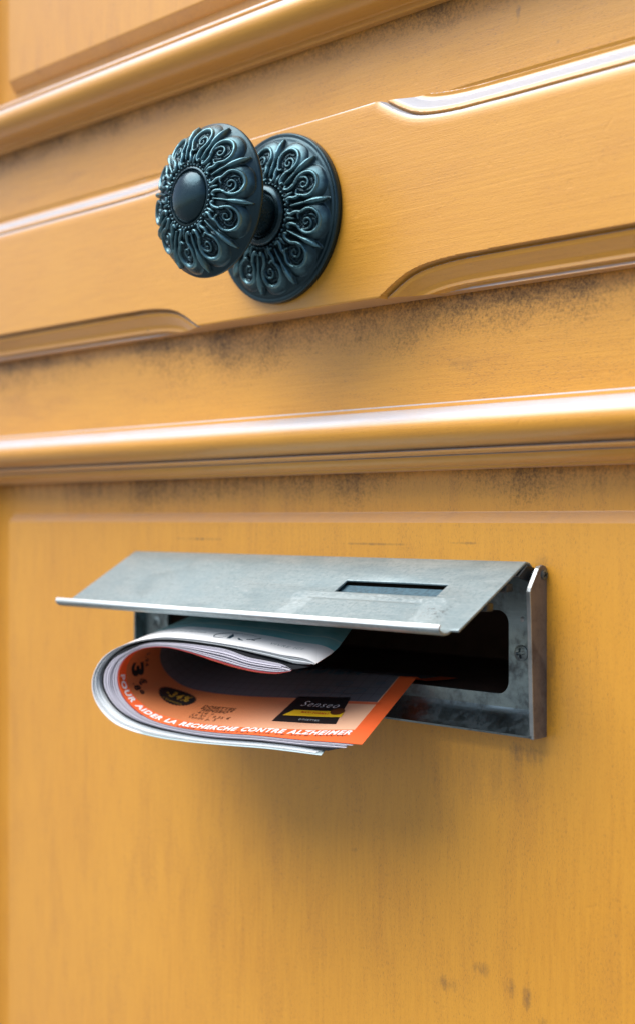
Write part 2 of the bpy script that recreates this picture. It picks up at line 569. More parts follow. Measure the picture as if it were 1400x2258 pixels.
# relief of one sector: strokes in (x across, y outward) with y = radius share, half widths and heights
STROKES = [
    # scroll curling inside the lobe
    ([(-.105, .60), (-.11, .66), (-.075, .735), (-.015, .745), (.025, .70), (.01, .65), (-.035, .645), (-.045, .685), (-.02, .70)],
     [.016, .018, .019, .020, .020, .019, .017, .015, .013], .85),
    # rope round the lobe's opening
    ([(-.06, .545), (-.118, .62), (-.145, .71), (-.118, .80), (-.035, .852), (.055, .842), (.122, .78), (.142, .69), (.10, .605), (.05, .55), (.01, .57)],
     [.018, .021, .023, .025, .027, .027, .025, .023, .021, .019, .015], 1.12),
    # stems that run to the boss and end in curls
    ([(-.09, .60), (-.062, .52), (-.06, .455), (-.085, .415), (-.105, .44)], [.018, .022, .024, .024, .020], 1.05),
    ([(.09, .60), (.075, .50), (.045, .44), (.052, .395), (.085, .40)], [.018, .022, .024, .024, .020], 1.05),
    ([(0, .50), (0, .43), (0, .385)], [.014, .024, .018], .85),
    # little leaf
    ([(.05, .795), (.075, .745), (.07, .69)], [.014, .020, .014], .6),
    ([(-.02, .80), (.03, .785)], [.016, .016], .55),
    ([(.055, .645), (.03, .605)], [.018, .014], .55),
]


def stroke_field(px, py, pts, rad, h):
    pts = np.array(pts, float)
    k = max(24, 4 * len(pts))
    Q = spline(pts, k) if len(pts) > 2 else np.linspace(pts[0], pts[1], 12)
    R = np.interp(np.linspace(0, 1, len(Q)), np.linspace(0, 1, len(rad)), rad)
    best = np.zeros(px.shape)
    for (a, b, ra, rb) in zip(Q[:-1], Q[1:], R[:-1], R[1:]):
        ab = b - a
        L2 = max(ab @ ab, 1e-12)
        t = np.clip(((px - a[0]) * ab[0] + (py - a[1]) * ab[1]) / L2, 0, 1)
        d = np.hypot(px - a[0] - t * ab[0], py - a[1] - t * ab[1])
        rr = (ra + (rb - ra) * t) * 1.1
        q = np.clip(1 - (d / rr)**2, 0, 1)
        best = np.maximum(best, np.sqrt(q) * h * (0.55 + 0.45 * rr / 0.03))
    return best


def ornament(nr, na, r_in, r_out):
    """relief on a polar grid, 10 mirrored sectors: (nr, na) heights 0..~1.4; radius is a share of the full disc"""
    na_s = na // 5                      # one mirrored pair of sectors
    rho = np.linspace(r_in, r_out, nr)
    ang = np.linspace(-math.pi / 5, math.pi / 5, na_s, endpoint=False)
    R, A = np.meshgrid(rho, ang, indexing='ij')
    out = np.zeros(R.shape)
    for side in (1, -1):
        ac = A - side * math.pi / 10
        x = side * R * np.sin(ac) * 1.0
        y = R * np.cos(ac)
        for pts, rad, h in STROKES:
            out = np.maximum(out, stroke_field(x, y, pts, rad, h))
        # broad swelling hood outside the lobe and a sunk floor inside it
        e = np.hypot(x / 0.232, (y - 0.765) / 0.215)
        hood = 0.80 * np.clip(1 - e**2.4, 0, 1)**0.6
        f = np.hypot((x + 0.002) / 0.132, (y - 0.70) / 0.162)
        floor_ = np.clip((1.04 - f) / 0.14, 0, 1)
        grainy = 0.10 * (np.sin(x * 150 + 1.3) * np.sin(y * 130)) * floor_
        out = np.maximum(out, hood * (1 - floor_) + (0.12 + grainy) * floor_)
        # spears between the sectors
        for sgn in (1, -1):
            bx = R * np.sin(A - side * math.pi / 10 - sgn * math.pi / 10)
            by = R * np.cos(A - side * math.pi / 10 - sgn * math.pi / 10)
            if (side * sgn) == 1 or True:
                out = np.maximum(out, stroke_field(bx, by, [(0, .45), (0, .60), (0, .76), (0, .84), (0, .90), (0, .955)], [.012, .017, .017, .036, .034, .008], 1.15))
    # ring of beads round the boss
    beads = np.abs(np.sin(A * 20))**0.7 * np.clip(1 - ((R - 0.365) / 0.028)**2, 0, 1)
    out = np.maximum(out, 0.75 * beads)
    return np.tile(out, (1, 5))


ORN_NR, ORN_NA = 118, 700
ORN = ornament(ORN_NR, ORN_NA, 0.33, 0.985)


def ornate_disc(name, radius, y_back, dome, amp, parent, z_c, mat, rim, phase=0.0, r_in=0.36):
    """a disc facing -y; dome(share) = height in front of y_back; rim = extra rings (radius, height) from the back edge"""
    rho = np.linspace(r_in, 0.985, ORN_NR)
    ang = np.linspace(0, 2 * math.pi, ORN_NA, endpoint=False) + phase
    hs = np.array([dome(r) for r in rho])
    # outward normal of the dome in the (r, h) half plane
    dr = np.gradient(rho * radius); dh = np.gradient(hs)
    nl = np.hypot(dr, dh)
    n_r, n_h = -dh / nl, dr / nl
    fade = np.clip((0.985 - rho) / 0.03, 0, 1)[:, None]
    D = ORN * amp * fade
    Rr = rho[:, None] * radius + n_r[:, None] * D
    H = hs[:, None] + n_h[:, None] * D
    rel = np.clip(ORN, 0, 1.3)
    rows_r, rows_h, rows_a = [Rr], [H], [rel]
    for r, h in rim:                                    # from the front edge outwards to the back
        rows_r.append(np.full((1, ORN_NA), r)); rows_h.append(np.full((1, ORN_NA), h)); rows_a.append(np.full((1, ORN_NA), 0.15))
    inner_r, inner_h = [], []
    for r in np.linspace(0.0, r_in, 5)[1:-1]:
        inner_r.append(np.full((1, ORN_NA), r * radius)); inner_h.append(np.full((1, ORN_NA), dome(r_in)))
    Rr = np.concatenate(inner_r + rows_r); H = np.concatenate(inner_h + rows_h)
    rel = np.concatenate([np.zeros((len(inner_r), ORN_NA))] + rows_a)
    X = KX + Rr * np.cos(ang); Z = z_c + Rr * np.sin(ang); Y = y_back - H
    V = np.stack([X, Y, Z], -1).reshape(-1, 3)
    Fs = grid_faces(Rr.shape[0], ORN_NA, closed_m=True)
    return mesh(name, V, Fs, mat, parent, smooth=180, attrs={'relief': rel.ravel()}, at=(KX, y_back, z_c))


def lathe(name, prof, mat, parent, z_c, seg=96, smooth=40, x_c=KX):
    """prof = (radius, y) from one end to the other, around the knob's axis"""
    V = []
    for r, y in prof:
        for k in range(seg):
            a = 2 * math.pi * k / seg
            V.append((x_c + r * math.cos(a), y, z_c + r * math.sin(a)))
    Fs = grid_faces(len(prof), seg, closed_m=True)
    return mesh(name, V, Fs, mat, parent, smooth=smooth, at=(x_c, prof[0][1], z_c), attrs={'relief': np.full(len(V), 0.3)})


knob = empty('door_knob', (KX, BY, KZ), door)
knob['label'] = 'dark green bronze door knob with scrollwork on its face and its rose'
rose_dome = lambda r: float(np.interp(r, [0, .33, .42, .55, .70, .82, .90, .95, 1], [9.6, 9.6, 9.2, 8.3, 6.9, 5.4, 4.2, 3.6, 3.3]))
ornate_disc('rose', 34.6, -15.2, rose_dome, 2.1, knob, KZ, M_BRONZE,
            [(34.6, 3.0), (34.9, 2.9), (35.9, 3.3), (36.4, 3.0), (36.7, 2.2), (36.7, 0.1), (30, 0.05)], phase=0.10)
lathe('collar', [(10.5, -24), (12.4, -24.4), (13.0, -25.6), (12.9, -27.0), (12.0, -28.2), (10.9, -28.6), (10.2, -28.0), (9.2, -27.0), (8.6, -27.0)], M_BRONZE_PLAIN, knob, KZ)
lathe('neck', [(8.9, -24.5), (8.8, -29), (8.2, -33), (7.8, -40), (8.2, -46), (10.5, -51), (15.5, -54.2), (16, -55)], M_BRONZE_PLAIN, knob, KZ)
KZ2 = KZ + 1.2
knob_dome = lambda r: float(np.interp(r, [0, .33, .40, .50, .62, .74, .84, .92, .97, 1], [10.6, 10.6, 10.7, 10.3, 9.2, 7.3, 5.2, 3.2, 1.9, 1.0]))
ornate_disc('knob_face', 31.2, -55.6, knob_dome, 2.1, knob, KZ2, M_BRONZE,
            [(31.0, 1.2), (31.5, 0.9), (31.7, 0.2), (31.5, -0.6), (30.6, -0.9), (22, -0.6), (12, 1.0)], phase=0.10 + math.pi / 10, r_in=0.375)
boss_prof = [(12.5, -65.2), (12.6, -66.4), (12.1, -67.3), (11.3, -67.4), (10.8, -66.7), (10.6, -66.4)]
for t in np.linspace(0, 1, 12):
    boss_prof.append((10.5 * math.cos(t * math.pi / 2) + 0.001, -66.4 - 4.3 * math.sin(t * math.pi / 2)))
lathe('boss', boss_prof, M_BRONZE_PLAIN, knob, KZ2, smooth=60)

# ------------------------------------------------------------------ the letter plate
PX0, PX1 = -534.0, -293.0
plate_top = -19.0
plate_parts = []
loopf = rounded_loop(HX0, HX1, HZ0, HZ1, 5.2, -1.4)
outer = rect_for(loopf, PX0, PX1, -72.5, plate_top, -1.4)
plate_parts.append(ring(outer, loopf))
plate_parts.append(ring(loopf, [(x, 0.6, z) for x, y, z in loopf]))
# lower part: curves out like a trough to its lip
curve = [(-1.4, -72.5), (-1.9, -74.0), (-3.0, -75.6), (-4.6, -77.2), (-6.3, -78.9), (-8.0, -80.6), (-8.9, -81.2), (-8.6, -82.0), (-7.4, -81.2), (-4.0, -77.8), (-0.4, -75.4), (0.6, -74.5)]
V = [(x, y, z) for x in (PX0, PX1) for y, z in curve]
plate_parts.append((V, grid_faces(2, len(curve))))
V = [(PX0, -1.4, plate_top), (PX1, -1.4, plate_top), (PX1, 0.6, plate_top), (PX0, 0.6, plate_top)]
plate_parts.append((V, [(0, 1, 2, 3)]))
V, Fs = join(*plate_parts)
mail = empty('letter_plate', (-413, 0, -50), door)
mail['label'] = 'worn steel letter plate with its hinged flap lifted open'
plate = mesh('plate', V, Fs, M_PLATE, mail, smooth=35)

# side brackets (closed prisms in y, z)
def prism(poly, x0, x1):
    n = len(poly)
    V = [(x0, y, z) for y, z in poly] + [(x1, y, z) for y, z in poly]
    return V, [tuple(range(n)), tuple(range(2 * n - 1, n - 1, -1))] + [(i, (i + 1) % n, n + (i + 1) % n, n + i) for i in range(n)]


poly = [(0.4, -82.2), (-8.4, -82.4), (-9.0, -70), (-9.7, -50), (-10.3, -34), (-10.7, -27.0), (-10.2, -25.6), (-5.4, -18.6), (-4.2, -17.6), (-2.4, -17.2), (-0.6, -17.7), (0.4, -19)]
br = mesh('bracket', *prism(poly, -293.3, -291.9), M_BRACK, mail)
bevel(br, 0.25)
V, Fs = prism([(-8.5, -82.3), (-9.1, -70), (-9.8, -50), (-10.4, -34), (-10.8, -27.0), (-10.3, -25.6), (-5.5, -18.5), (-4.3, -17.5), (-4.0, -17.9), (-5.1, -19.0), (-9.8, -25.9), (-10.25, -27.2), (-9.85, -34), (-9.3, -50), (-8.6, -70), (-8.0, -82.3)], -293.7, -291.8)
bevel(mesh('bracket_edge', V, Fs, M_EDGE, mail), 0.3)
poly_l = [(0.4, -82.2), (-7.0, -82.2), (-6.8, -34), (-6.4, -27.0), (-4.2, -17.6), (-2.4, -17.2), (0.4, -19)]
br = mesh('bracket', *prism(poly_l, -535.2, -533.8), M_PLATE, mail)
bevel(br, 0.3)


def polar_screw(name, x, z, y, r, h, mat, parent, axis='y', cross=True, rot=0.3):
    nr, na = 22, 72
    rho = np.linspace(0.02, 1, nr); ang = np.linspace(0, 2 * math.pi, na, endpoint=False)
    R, A = np.meshgrid(rho, ang, indexing='ij')
    H = h * (1 - 0.55 * R**2.2)
    if cross:
        u, v = R * np.cos(A - rot), R * np.sin(A - rot)
        c = np.minimum(np.maximum(np.abs(u) / 0.58, np.abs(v) / 0.15), np.maximum(np.abs(v) / 0.58, np.abs(u) / 0.15))
        H -= h * 0.85 * np.clip((1.15 - c) / 0.3, 0, 1)
    a, b = R * np.cos(A) * r, R * np.sin(A) * r
    if axis == 'y':
        P = np.stack([x + a, y - H, z + b], -1)
        rim = np.stack([x + a[-1], np.full(na, y + .3), z + b[-1]], -1)
    else:
        P = np.stack([x + H, y + a, z + b], -1)
        rim = np.stack([np.full(na, x - .3), y + a[-1], z + b[-1]], -1)
    V = np.r_[P.reshape(-1, 3), rim]
    Fs = grid_faces(nr + 1, na, closed_m=True) + [tuple(range(na))]
    return mesh(name, V, Fs, mat, parent, smooth=40)


polar_screw('screw', -302.6, -51.2, -1.4, 3.1, 0.9, M_SCREW, mail, rot=0.15)
polar_screw('screw', -523.2, -51.6, -1.4, 3.1, 0.9, M_SCREW, mail, rot=0.6)
polar_screw('screw', -291.9, -20.9, -1.9, 1.9, 1.1, M_SCREW, mail, axis='x', rot=0.5)
polar_screw('rivet', -302.0, -38.2, -1.4, 1.0, 0.25, M_EDGE, mail, cross=False)

# hinge pin and spring lugs
def tube(P, r, seg=12):
    P = np.asarray(P, float); V = []
    for i, p in enumerate(P):
        d = P[min(i + 1, len(P) - 1)] - P[max(i - 1, 0)]
        d /= np.linalg.norm(d)
        u = np.cross(d, (0, 0, 1.0) if abs(d[2]) < .9 else (1.0, 0, 0)); u /= np.linalg.norm(u)
        v = np.cross(d, u)
        for k in range(seg):
            a = 2 * math.pi * k / seg
            V.append(tuple(p + r * (u * math.cos(a) + v * math.sin(a))))
    n = len(P)
    return V, grid_faces(n, seg, closed_m=True) + [tuple(range(seg)), tuple(range((n - 1) * seg, n * seg))]


mesh('hinge_pin', *tube([(-534, -3.2, -21.2), (-293, -3.2, -21.2)], 1.25), M_SHADE, mail, smooth=40)

# the flap: a plate hinged at the top, swung out, its lower edge rolled
A0 = np.array([-6.0, -16.5]); A1 = np.array([-46.0, -39.6])
fd = (A1 - A0) / np.linalg.norm(A1 - A0)
FLEN = float(np.linalg.norm(A1 - A0))
fprof = [(-1.9, -19.6), (-2.6, -17.9), (-4.0, -16.8)]
ss = [0.0, 8, 17.6, 22, 26.2, 30, 36, 41, 44]
sag = lambda s: 0.35 * math.sin(math.pi * min(1, max(0, s / FLEN)))
fn = np.array([fd[1], -fd[0]])
rows = [(-5.5, p) for p in [fprof[0]]] + [(-3.2, fprof[1]), (-1.6, fprof[2])]
for s in ss:
    rows.append((s, tuple(A0 + fd * s - fn * sag(s) * 0)))
for s, p in ((45.6, (-45.6, -39.3)), (46.6, (-46.7, -39.95)), (48, (-48.3, -40.7)), (50, (-50.3, -40.9)), (51.2, (-51.8, -40.4)), (52.2, (-52.8, -39.7)), (53.2, (-53.3, -38.8)), (54.2, (-53.1, -38.0)), (55, (-52.5, -37.5))):
    rows.append((s, p))
fx = [-535.0, -480, -430, -375.0, -350, -322.0, -300.4, -298.2, -297.0]
V, UV = [], []
for s, (y, z) in rows:
    for x in fx:
        V.append((x, y, z)); UV.append((x, s))
nfx = len(fx)
Fs = []
s_list = [r[0] for r in rows]
for i in range(len(rows) - 1):
    for j in range(nfx - 1):
        sm = (s_list[i] + s_list[i + 1]) / 2
        xm = (fx[j] + fx[j + 1]) / 2
        if -375 < xm < -322 and 17.6 < sm < 26.2:
            continue
        if sm > 47 and xm > -300.4:            # the rolled edge stops short of the corner
            continue
        a = i * nfx + j
        Fs.append((a, a + 1, a + nfx + 1, a + nfx))

fm = NT('worn zinc flap')
uvx, uvs, _ = fm.xyz('UV')
a = fm.noise(fm.coords((.055, .075, 1), 'UV'), 1.0, 5, 0.62)
b = fm.noise(fm.coords((.5, .6, 1), 'UV'), 1.0, 5, 0.68)
spk = fm.noise(fm.coords((1.3, 1.6, 1), 'UV'), 1.0, 2, 0.5)
c = fm.mix(fm.ramp(a, 0.3, 0.7), (0.345, 0.425, 0.44), (0.235, 0.31, 0.33))
c = fm.mix(fm.ramp(b, 0.42, 0.72, 0, 0.7), c, (0.165, 0.235, 0.255))
brushed = fm.noise(fm.coords((.025, 1.9, 1), 'UV'), 1.0, 4, 0.65)
c = fm.mix(fm.ramp(brushed, 0.52, 0.72, 0, 0.35), c, (0.50, 0.56, 0.57))
smear = fm.noise(fm.coords((.03, .06, 1), 'UV'), 1.0, 3, 0.6, 0.8)
c = fm.mix(fm.ramp(smear, 0.48, 0.72, 0, 0.35), c, (0.155, 0.215, 0.23))
scr = fm.ramp(fm.noise(fm.coords((.12, 2.6, 1), 'UV', rot=(0, 0, .25)), 1.0, 2, 0.5), 0.70, 0.74, 0, .6)
c = fm.mix(scr, c, (0.70, 0.73, 0.73))
c = fm.mix(fm.ramp(spk, 0.70, 0.78, 0, 0.85), c, (0.75, 0.78, 0.77))
jx = fm.math('ADD', uvx, fm.math('MULTIPLY', fm.math('SUBTRACT', a, 0.5), 9.0))
js = fm.math('ADD', uvs, fm.math('MULTIPLY', fm.math('SUBTRACT', b, 0.5), 2.4))
# glue left round a torn-off name sticker
outer_m = fm.math('MULTIPLY', fm.between(jx, -394, -314, .8), fm.between(js, 27.2, 45.5, .4))
inner_m = fm.math('MULTIPLY', fm.between(jx, -383, -324, .6), fm.between(js, 31.5, 47, .4))
glue = fm.math('MULTIPLY', outer_m, fm.math('SUBTRACT', 1.0, inner_m))
glue = fm.math('MULTIPLY', glue, fm.ramp(b, 0.42, 0.66))
c = fm.mix(fm.math('MULTIPLY', glue, 0.20), c, (0.70, 0.70, 0.66))
line = fm.math('MULTIPLY', fm.between(js, 31.2, 32.0, .2), fm.between(jx, -386, -326, 1))
c = fm.mix(fm.math('MULTIPLY', line, 0.5), c, (0.16, 0.19, 0.19))
scuff = fm.math('MULTIPLY', fm.between(jx, -322, -309, 2), fm.between(js, 33, 41, 1.5))
scuff = fm.math('MULTIPLY', scuff, fm.ramp(b, 0.5, 0.62))
c = fm.mix(fm.math('MULTIPLY', scuff, 0.8), c, (0.10, 0.11, 0.11))
lipm = fm.ramp(uvs, 52.6, 53.8)
c = fm.mix(lipm, c, (0.72, 0.76, 0.76))  # top of the rolled lip painted brighter: a highlight on rubbed metal
fm.set('Base Color', c)
fm.set('Metallic', fm.math('SUBTRACT', 0.45, fm.math('MULTIPLY', glue, 0.4)))
fm.set('Roughness', fm.math('ADD', fm.ramp(a, 0.3, 0.7, 0.36, 0.46), fm.math('MULTIPLY', glue, 0.2)))
sc_ = fm.noise(fm.coords((.08, 2.2, 1), 'UV'), 1.0, 3, 0.6)
fm.bump(fm.math('ADD', fm.math('MULTIPLY', b, .7), fm.math('MULTIPLY', sc_, .3)), 0.12, 0.0006)
M_FLAP = fm.m
flap = mesh('flap', V, Fs, M_FLAP, mail, smooth=40, uv=UV)
sol = flap.modifiers.new('solid', 'SOLIDIFY')
sol.thickness = 1.0 * MM
sol.offset = 0
bevel(flap, 0.28, 2, 50)
flap['label'] = 'grey worn flap with a small name window'
# tab by which the flap hangs on the pin, lugs under it
mesh('hinge_tab', *prism([(-6.4, -17.4), (-1.9, -18.4), (-1.5, -22.5), (-3.6, -24.0), (-12, -21.6)], -297.2, -296.2), M_SHADE, mail)
for (y, z) in ((-15.5, -24.6), (-27.5, -31.2)):
    bevel(mesh('spring_lug', *box(-303, -297.6, y - 2.2, y + 2.2, z - 2.6, z + 0.6), M_SHADE, mail), 0.6)
# the card holder seen through the window
def on_flap(x, s, h):
    p = A0 + fd * s
    q = p - h * np.array([-fd[1], fd[0]]) * -1
    return (x, q[0], q[1])


def flap_slab(x0, x1, s0, s1, h0, h1):
    V = [on_flap(x, s, h) for x in (x0, x1) for s in (s0, s1) for h in (h0, h1)]
    return V, [(0, 1, 3, 2), (4, 6, 7, 5), (0, 4, 5, 1), (2, 3, 7, 6), (0, 2, 6, 4), (1, 5, 7, 3)]

# ------------------------------------------------------------------ papers in the slot
PLANE_Y, PLANE_K, PLANE_X = -45.0, 0.12, -345.0
O_ = [(-366.9,-56.4),(-369.4,-55.3),(-385.1,-53.6),(-398.5,-52.2),(-412.4,-51.3),(-426.7,-50.5),(-437.8,-50.3),(-449.1,-50.5),(-457.2,-51.6),(-465.5,-53.2),(-472.5,-55.2),(-479.5,-57.8),(-485.9,-61.6),(-490.5,-66.4),(-493.1,-72.3),(-493.1,-76.3),(-491.7,-80.3),(-487.6,-85.2),(-479.5,-90.1),(-469.4,-92.5),(-454.5,-94.0),(-437.5,-94.2),(-413.1,-93.4),(-389.1,-92.4),(-379.8,-92.3),(-364.5,-92.2)]
G_ = [(-367.6,-57.8),(-378.4,-58.4),(-385.1,-57.2),(-398.5,-55.5),(-413.1,-53.6),(-426.7,-52.7),(-437.8,-52.2),(-445.9,-52.1),(-460.5,-53.3),(-469.4,-55.2),(-478.4,-59.1),(-485.6,-64.8),(-489.3,-70.2),(-489.3,-74.6),(-486.4,-80.1),(-480.7,-84.6),(-472.2,-88.2),(-460.5,-90.5),(-443.0,-91.7),(-426.4,-92.3),(-398.5,-91.2),(-379.8,-90.8),(-364.9,-91.6)]
H_ = [(-379.6,-60.1),(-383.7,-58.4),(-391.6,-57.4),(-402.6,-56.3),(-413.1,-54.0),(-426.7,-53.1),(-443.0,-52.9),(-460.5,-54.3),(-472.2,-58.4),(-481.5,-62.8),(-486.7,-69.2),(-487.0,-74.4),(-484.4,-78.9),(-478.4,-84.0),(-469.4,-87.6),(-457.5,-89.8),(-443.0,-91.1),(-426.4,-91.6),(-398.5,-90.4),(-370.7,-89.9),(-356.4,-89.3)]
I_ = [(-379.6,-60.4),(-385.1,-61.7),(-395.2,-62.1),(-405.5,-61.3),(-419.6,-59.1),(-434.1,-56.4),(-445.9,-55.0),(-454.5,-55.3),(-463.3,-57.0),(-471.1,-60.9),(-475.6,-67.2),(-475.6,-72.8),(-472.2,-78.3),(-466.3,-82.5),(-457.5,-86.1),(-445.9,-87.9),(-431.8,-88.5),(-415.6,-88.3),(-397.8,-87.4),(-373.0,-86.9),(-357.2,-86.2),(-345.0,-85.8)]
NS = 200
CO, CG, CH, CI = [spline(p, NS) for p in (O_, G_, H_, I_)]


def z_back(z):
    return np.interp(z, [-95, -84.6, -48, -40], [-66.8, -64.5, -38.6, -36.5])


def sheet_points(C2, w_rows, dw=0.0):
    """C2: (n,2) x,z on the front plane -> (rows, n, 3) points; w = mm into the slot from the front edge"""
    x, z = C2[:, 0], C2[:, 1]
    y = PLANE_Y + PLANE_K * (x - PLANE_X)
    P = np.c_[x, y, z]
    E = np.c_[0.24 * y, -y, z_back(z) - z]
    L = np.linalg.norm(E, axis=1, keepdims=True)
    out = []
    for w_ in w_rows:
        t = (w_ + dw) / L[:, 0]
        over = (np.maximum(t - 1.0, 0) * L[:, 0])
        Q = P + E * np.minimum(t, 1.0)[:, None] + over[:, None] * np.array([[0.0, 1.0, 0.0]])
        zb = z_back(z)                                   # past the sill the lower sheets sag on to the slot's floor
        sag_ = np.clip((-58 - zb) / 4, 0, 1) * np.minimum(0.42 * over, np.maximum(0, (zb + 68.0) * 0.85))
        Q[:, 2] -= sag_
        Q[:, 0] -= 0.42 * max(0, w_ + dw - 16) * np.clip((z + 63) / 8, 0, 1) * np.clip((x + 470) / 70, 0, 1)   # the upper limb lies askew
        out.append(Q)
    return np.array(out)


W_ROWS = [0, 0.4, 2, 6, 12, 20, 30, 40, 46, 49, 51, 53, 56, 62]


def trim(C2, a, b):
    """part of a curve, by share of its points, resampled"""
    i = np.linspace(a * (len(C2) - 1), b * (len(C2) - 1), len(C2))
    k = np.arange(len(C2))
    return np.c_[np.interp(i, k, C2[:, 0]), np.interp(i, k, C2[:, 1])]


def sheet(Cout, Cin, w_rows=W_ROWS, dw=0.0, dw_fn=None):
    """a closed thin solid between two nearby front curves"""
    A = sheet_points(Cout, w_rows, dw); B = sheet_points(Cin, w_rows, dw)
    nr, n, _ = A.shape
    V = np.r_[A.reshape(-1, 3), B.reshape(-1, 3)]
    o = nr * n
    Fs = grid_faces(nr, n) + grid_faces(nr, n, off=o)
    for j in range(n - 1):
        Fs.append((j, j + 1, o + j + 1, o + j))
    for i in range(nr - 1):
        a, b = i * n, (i + 1) * n
        Fs.append((a, b, o + b, o + a))
        Fs.append((a + n - 1, o + a + n - 1, o + b + n - 1, b + n - 1))
    s = np.r_[0, np.cumsum(np.linalg.norm(np.diff(Cout, axis=0), axis=1))]
    uv = [(s[j], w_rows[i]) for _ in (0, 1) for i in range(nr) for j in range(n)]
    return V, Fs, uv


def lerp(A, B, t):
    return A + (B - A) * t


def paper(name, col, rough=0.5, vary=0.06):
    n = NT(name)
    a = n.noise(n.coords((60, 60, 60)), 1.0, 4, 0.6)
    t = n.attr('tone').outputs['Fac']
    c = n.mix(t, col, tuple(x * 0.45 for x in col))
    c = n.mix(n.ramp(a, 0.35, 0.75, 0, vary * 2), c, tuple(x * 0.6 for x in col))
    n.set('Base Color', c)
    n.set('Roughness', rough)
    return n.m


P_WHITE = paper('white newsprint edges', (0.83, 0.87, 0.88))
P_LILAC = paper('lilac white page edges', (0.62, 0.60, 0.67))
P_RED = plain('red page edge', (0.36, 0.04, 0.045), 0.55)
P_BLACK = plain('black gap fill', (0.012, 0.014, 0.018), 0.35)
P_GREEN = plain('dark green back page', (0.02, 0.16, 0.09), 0.5)
P_TEAL = plain('teal back page', (0.20, 0.36, 0.37), 0.5)


def stack(name, A, B, n, mat, parent, t0=0.0, t1=1.0, trims=None, fill=0.80, jit=1.7, rows=W_ROWS):
    V, Fs, tone = [], [], []
    for k in range(n):
        ta = t0 + (t1 - t0) * k / n
        tb = t0 + (t1 - t0) * (k + fill * RNG.uniform(0.65, 1.15)) / n
        Ca, Cb = lerp(A, B, ta), lerp(A, B, tb)
        a, b = (0, 1) if trims is None else trims(k)
        Ca, Cb = trim(Ca, a, b), trim(Cb, a, b)
        v, f, _ = sheet(Ca, Cb, rows, float(RNG.uniform(0.0, jit)))
        o = len(V)
        V += [tuple(p) for p in v]
        Fs += [tuple(i + o for i in q) for q in f]
        tone += [float(RNG.uniform(0, 0.55)) ** 1.5] * len(v)
    o = mesh(name, V, Fs, mat, parent, smooth=50, attrs={'tone': tone})
    return o


# --- outer paper: folded white and teal newspaper
news = empty('folded_newspaper', (-425, -50, -72))
news['label'] = 'white and teal newspaper folded outermost around the orange leaflet in the mail slot'
news['category'] = 'newspaper'
cv = NT('newspaper cover print')
u, wv, _ = cv.xyz('UV')
a = cv.noise(cv.coords((.06, .09, 1), 'UV'), 1.0, 4, .6)
teal = cv.mix(cv.ramp(a, .3, .7), (0.30, 0.58, 0.62), (0.14, 0.48, 0.54))
lim = cv.math('ADD', 15.0, cv.math('MULTIPLY', u, 0.045))
isw = cv.ramp(cv.math('SUBTRACT', wv, lim), -0.2, 0.2)
top = cv.ramp(u, 178, 181, 1, 0)
isw = cv.math('MULTIPLY', isw, top)
streak = cv.between(cv.math('ADD', wv, cv.math('MULTIPLY', cv.math('SUBTRACT', a, .5), 4)), 24.5, 25.6, .3)
teal = cv.mix(cv.math('MULTIPLY', streak, .7), teal, (0.62, 0.72, 0.72))
dk = cv.math('MULTIPLY', cv.between(cv.math('SUBTRACT', wv, cv.math('MULTIPLY', u, .16)), 12, 13.4, .3), cv.ramp(u, 84, 90))
teal = cv.mix(cv.math('MULTIPLY', dk, .8), teal, (0.03, 0.10, 0.12))
c = cv.mix(isw, (0.88, 0.89, 0.89), teal)
low = cv.ramp(u, 172, 178)
c = cv.mix(cv.math('MULTIPLY', low, 0.75), c, (0.30, 0.44, 0.45))
cv.set('Base Color', c)
cv.set('Roughness', 0.38)
V, Fs, uv = sheet(CO, lerp(CO, CG, 0.12))
mesh('cover', V, Fs, cv.m, news, smooth=50, uv=uv)
stack('pages', CO, CG, 7, P_WHITE, news, 0.16, 0.86, lambda k: (max(0, 0.002 + 0.004 * k * random.random()), 1 - 0.02 * random.random() - (0.02 if k < 2 else 0)), rows=[r for r in W_ROWS if r < 35])['kind'] = 'stuff'

# --- inner paper: orange advertising leaflet round a wad of pages
leaf = empty('advertising_leaflet', (-415, -48, -75))
leaf['label'] = 'orange advertising leaflet rolled inside the white newspaper, poking from the mail slot'
leaf['category'] = 'leaflet'
V, Fs, uv = sheet(lerp(CG, CH, 0.35), lerp(CG, CH, 1.2), dw=1.2)
mesh('gap_filler', V, Fs, P_BLACK, leaf, smooth=50)  # black sheet added to darken the shaded gap between the two papers
stack('pages', CH, CI, 13, P_LILAC, leaf, 0.05, 0.93, lambda k: (0.022 * random.random(), 1 - 0.035 * random.random()), rows=[r for r in W_ROWS if r < 35])['kind'] = 'stuff'

pr = NT('orange leaflet print')
u, wv, _ = pr.xyz('UV')
halft = pr.t.nodes.new('ShaderNodeTexVoronoi')
pr.put(halft.inputs['Vector'], pr.coords((1.5, 1.5, 1), 'UV'))
halft.inputs['Scale'].default_value = 1.0
halft.inputs['Randomness'].default_value = 0.0
dots = pr.ramp(halft.outputs['Distance'], 0.25, 0.5)
ora = (0.78, 0.120, 0.026)
lowlim = pr.math('MAXIMUM', 5.2, pr.math('ADD', 5.2, pr.math('MULTIPLY', pr.math('SUBTRACT', u, 190.0), 0.095)))
inb = pr.math('MULTIPLY', pr.ramp(pr.math('SUBTRACT', wv, lowlim), -0.2, 0.2), pr.ramp(u, 234.1, 234.5, 1, 0))
grad = pr.ramp(pr.math('ADD', u, pr.math('MULTIPLY', wv, -1.1)), 130, 232)
lightc = pr.mix(grad, (0.40, 0.125, 0.042), (0.80, 0.52, 0.35))
lightc = pr.mix(pr.math('MULTIPLY', dots, 0.35), lightc, (0.80, 0.28, 0.10))
c = pr.mix(inb, ora, lightc)
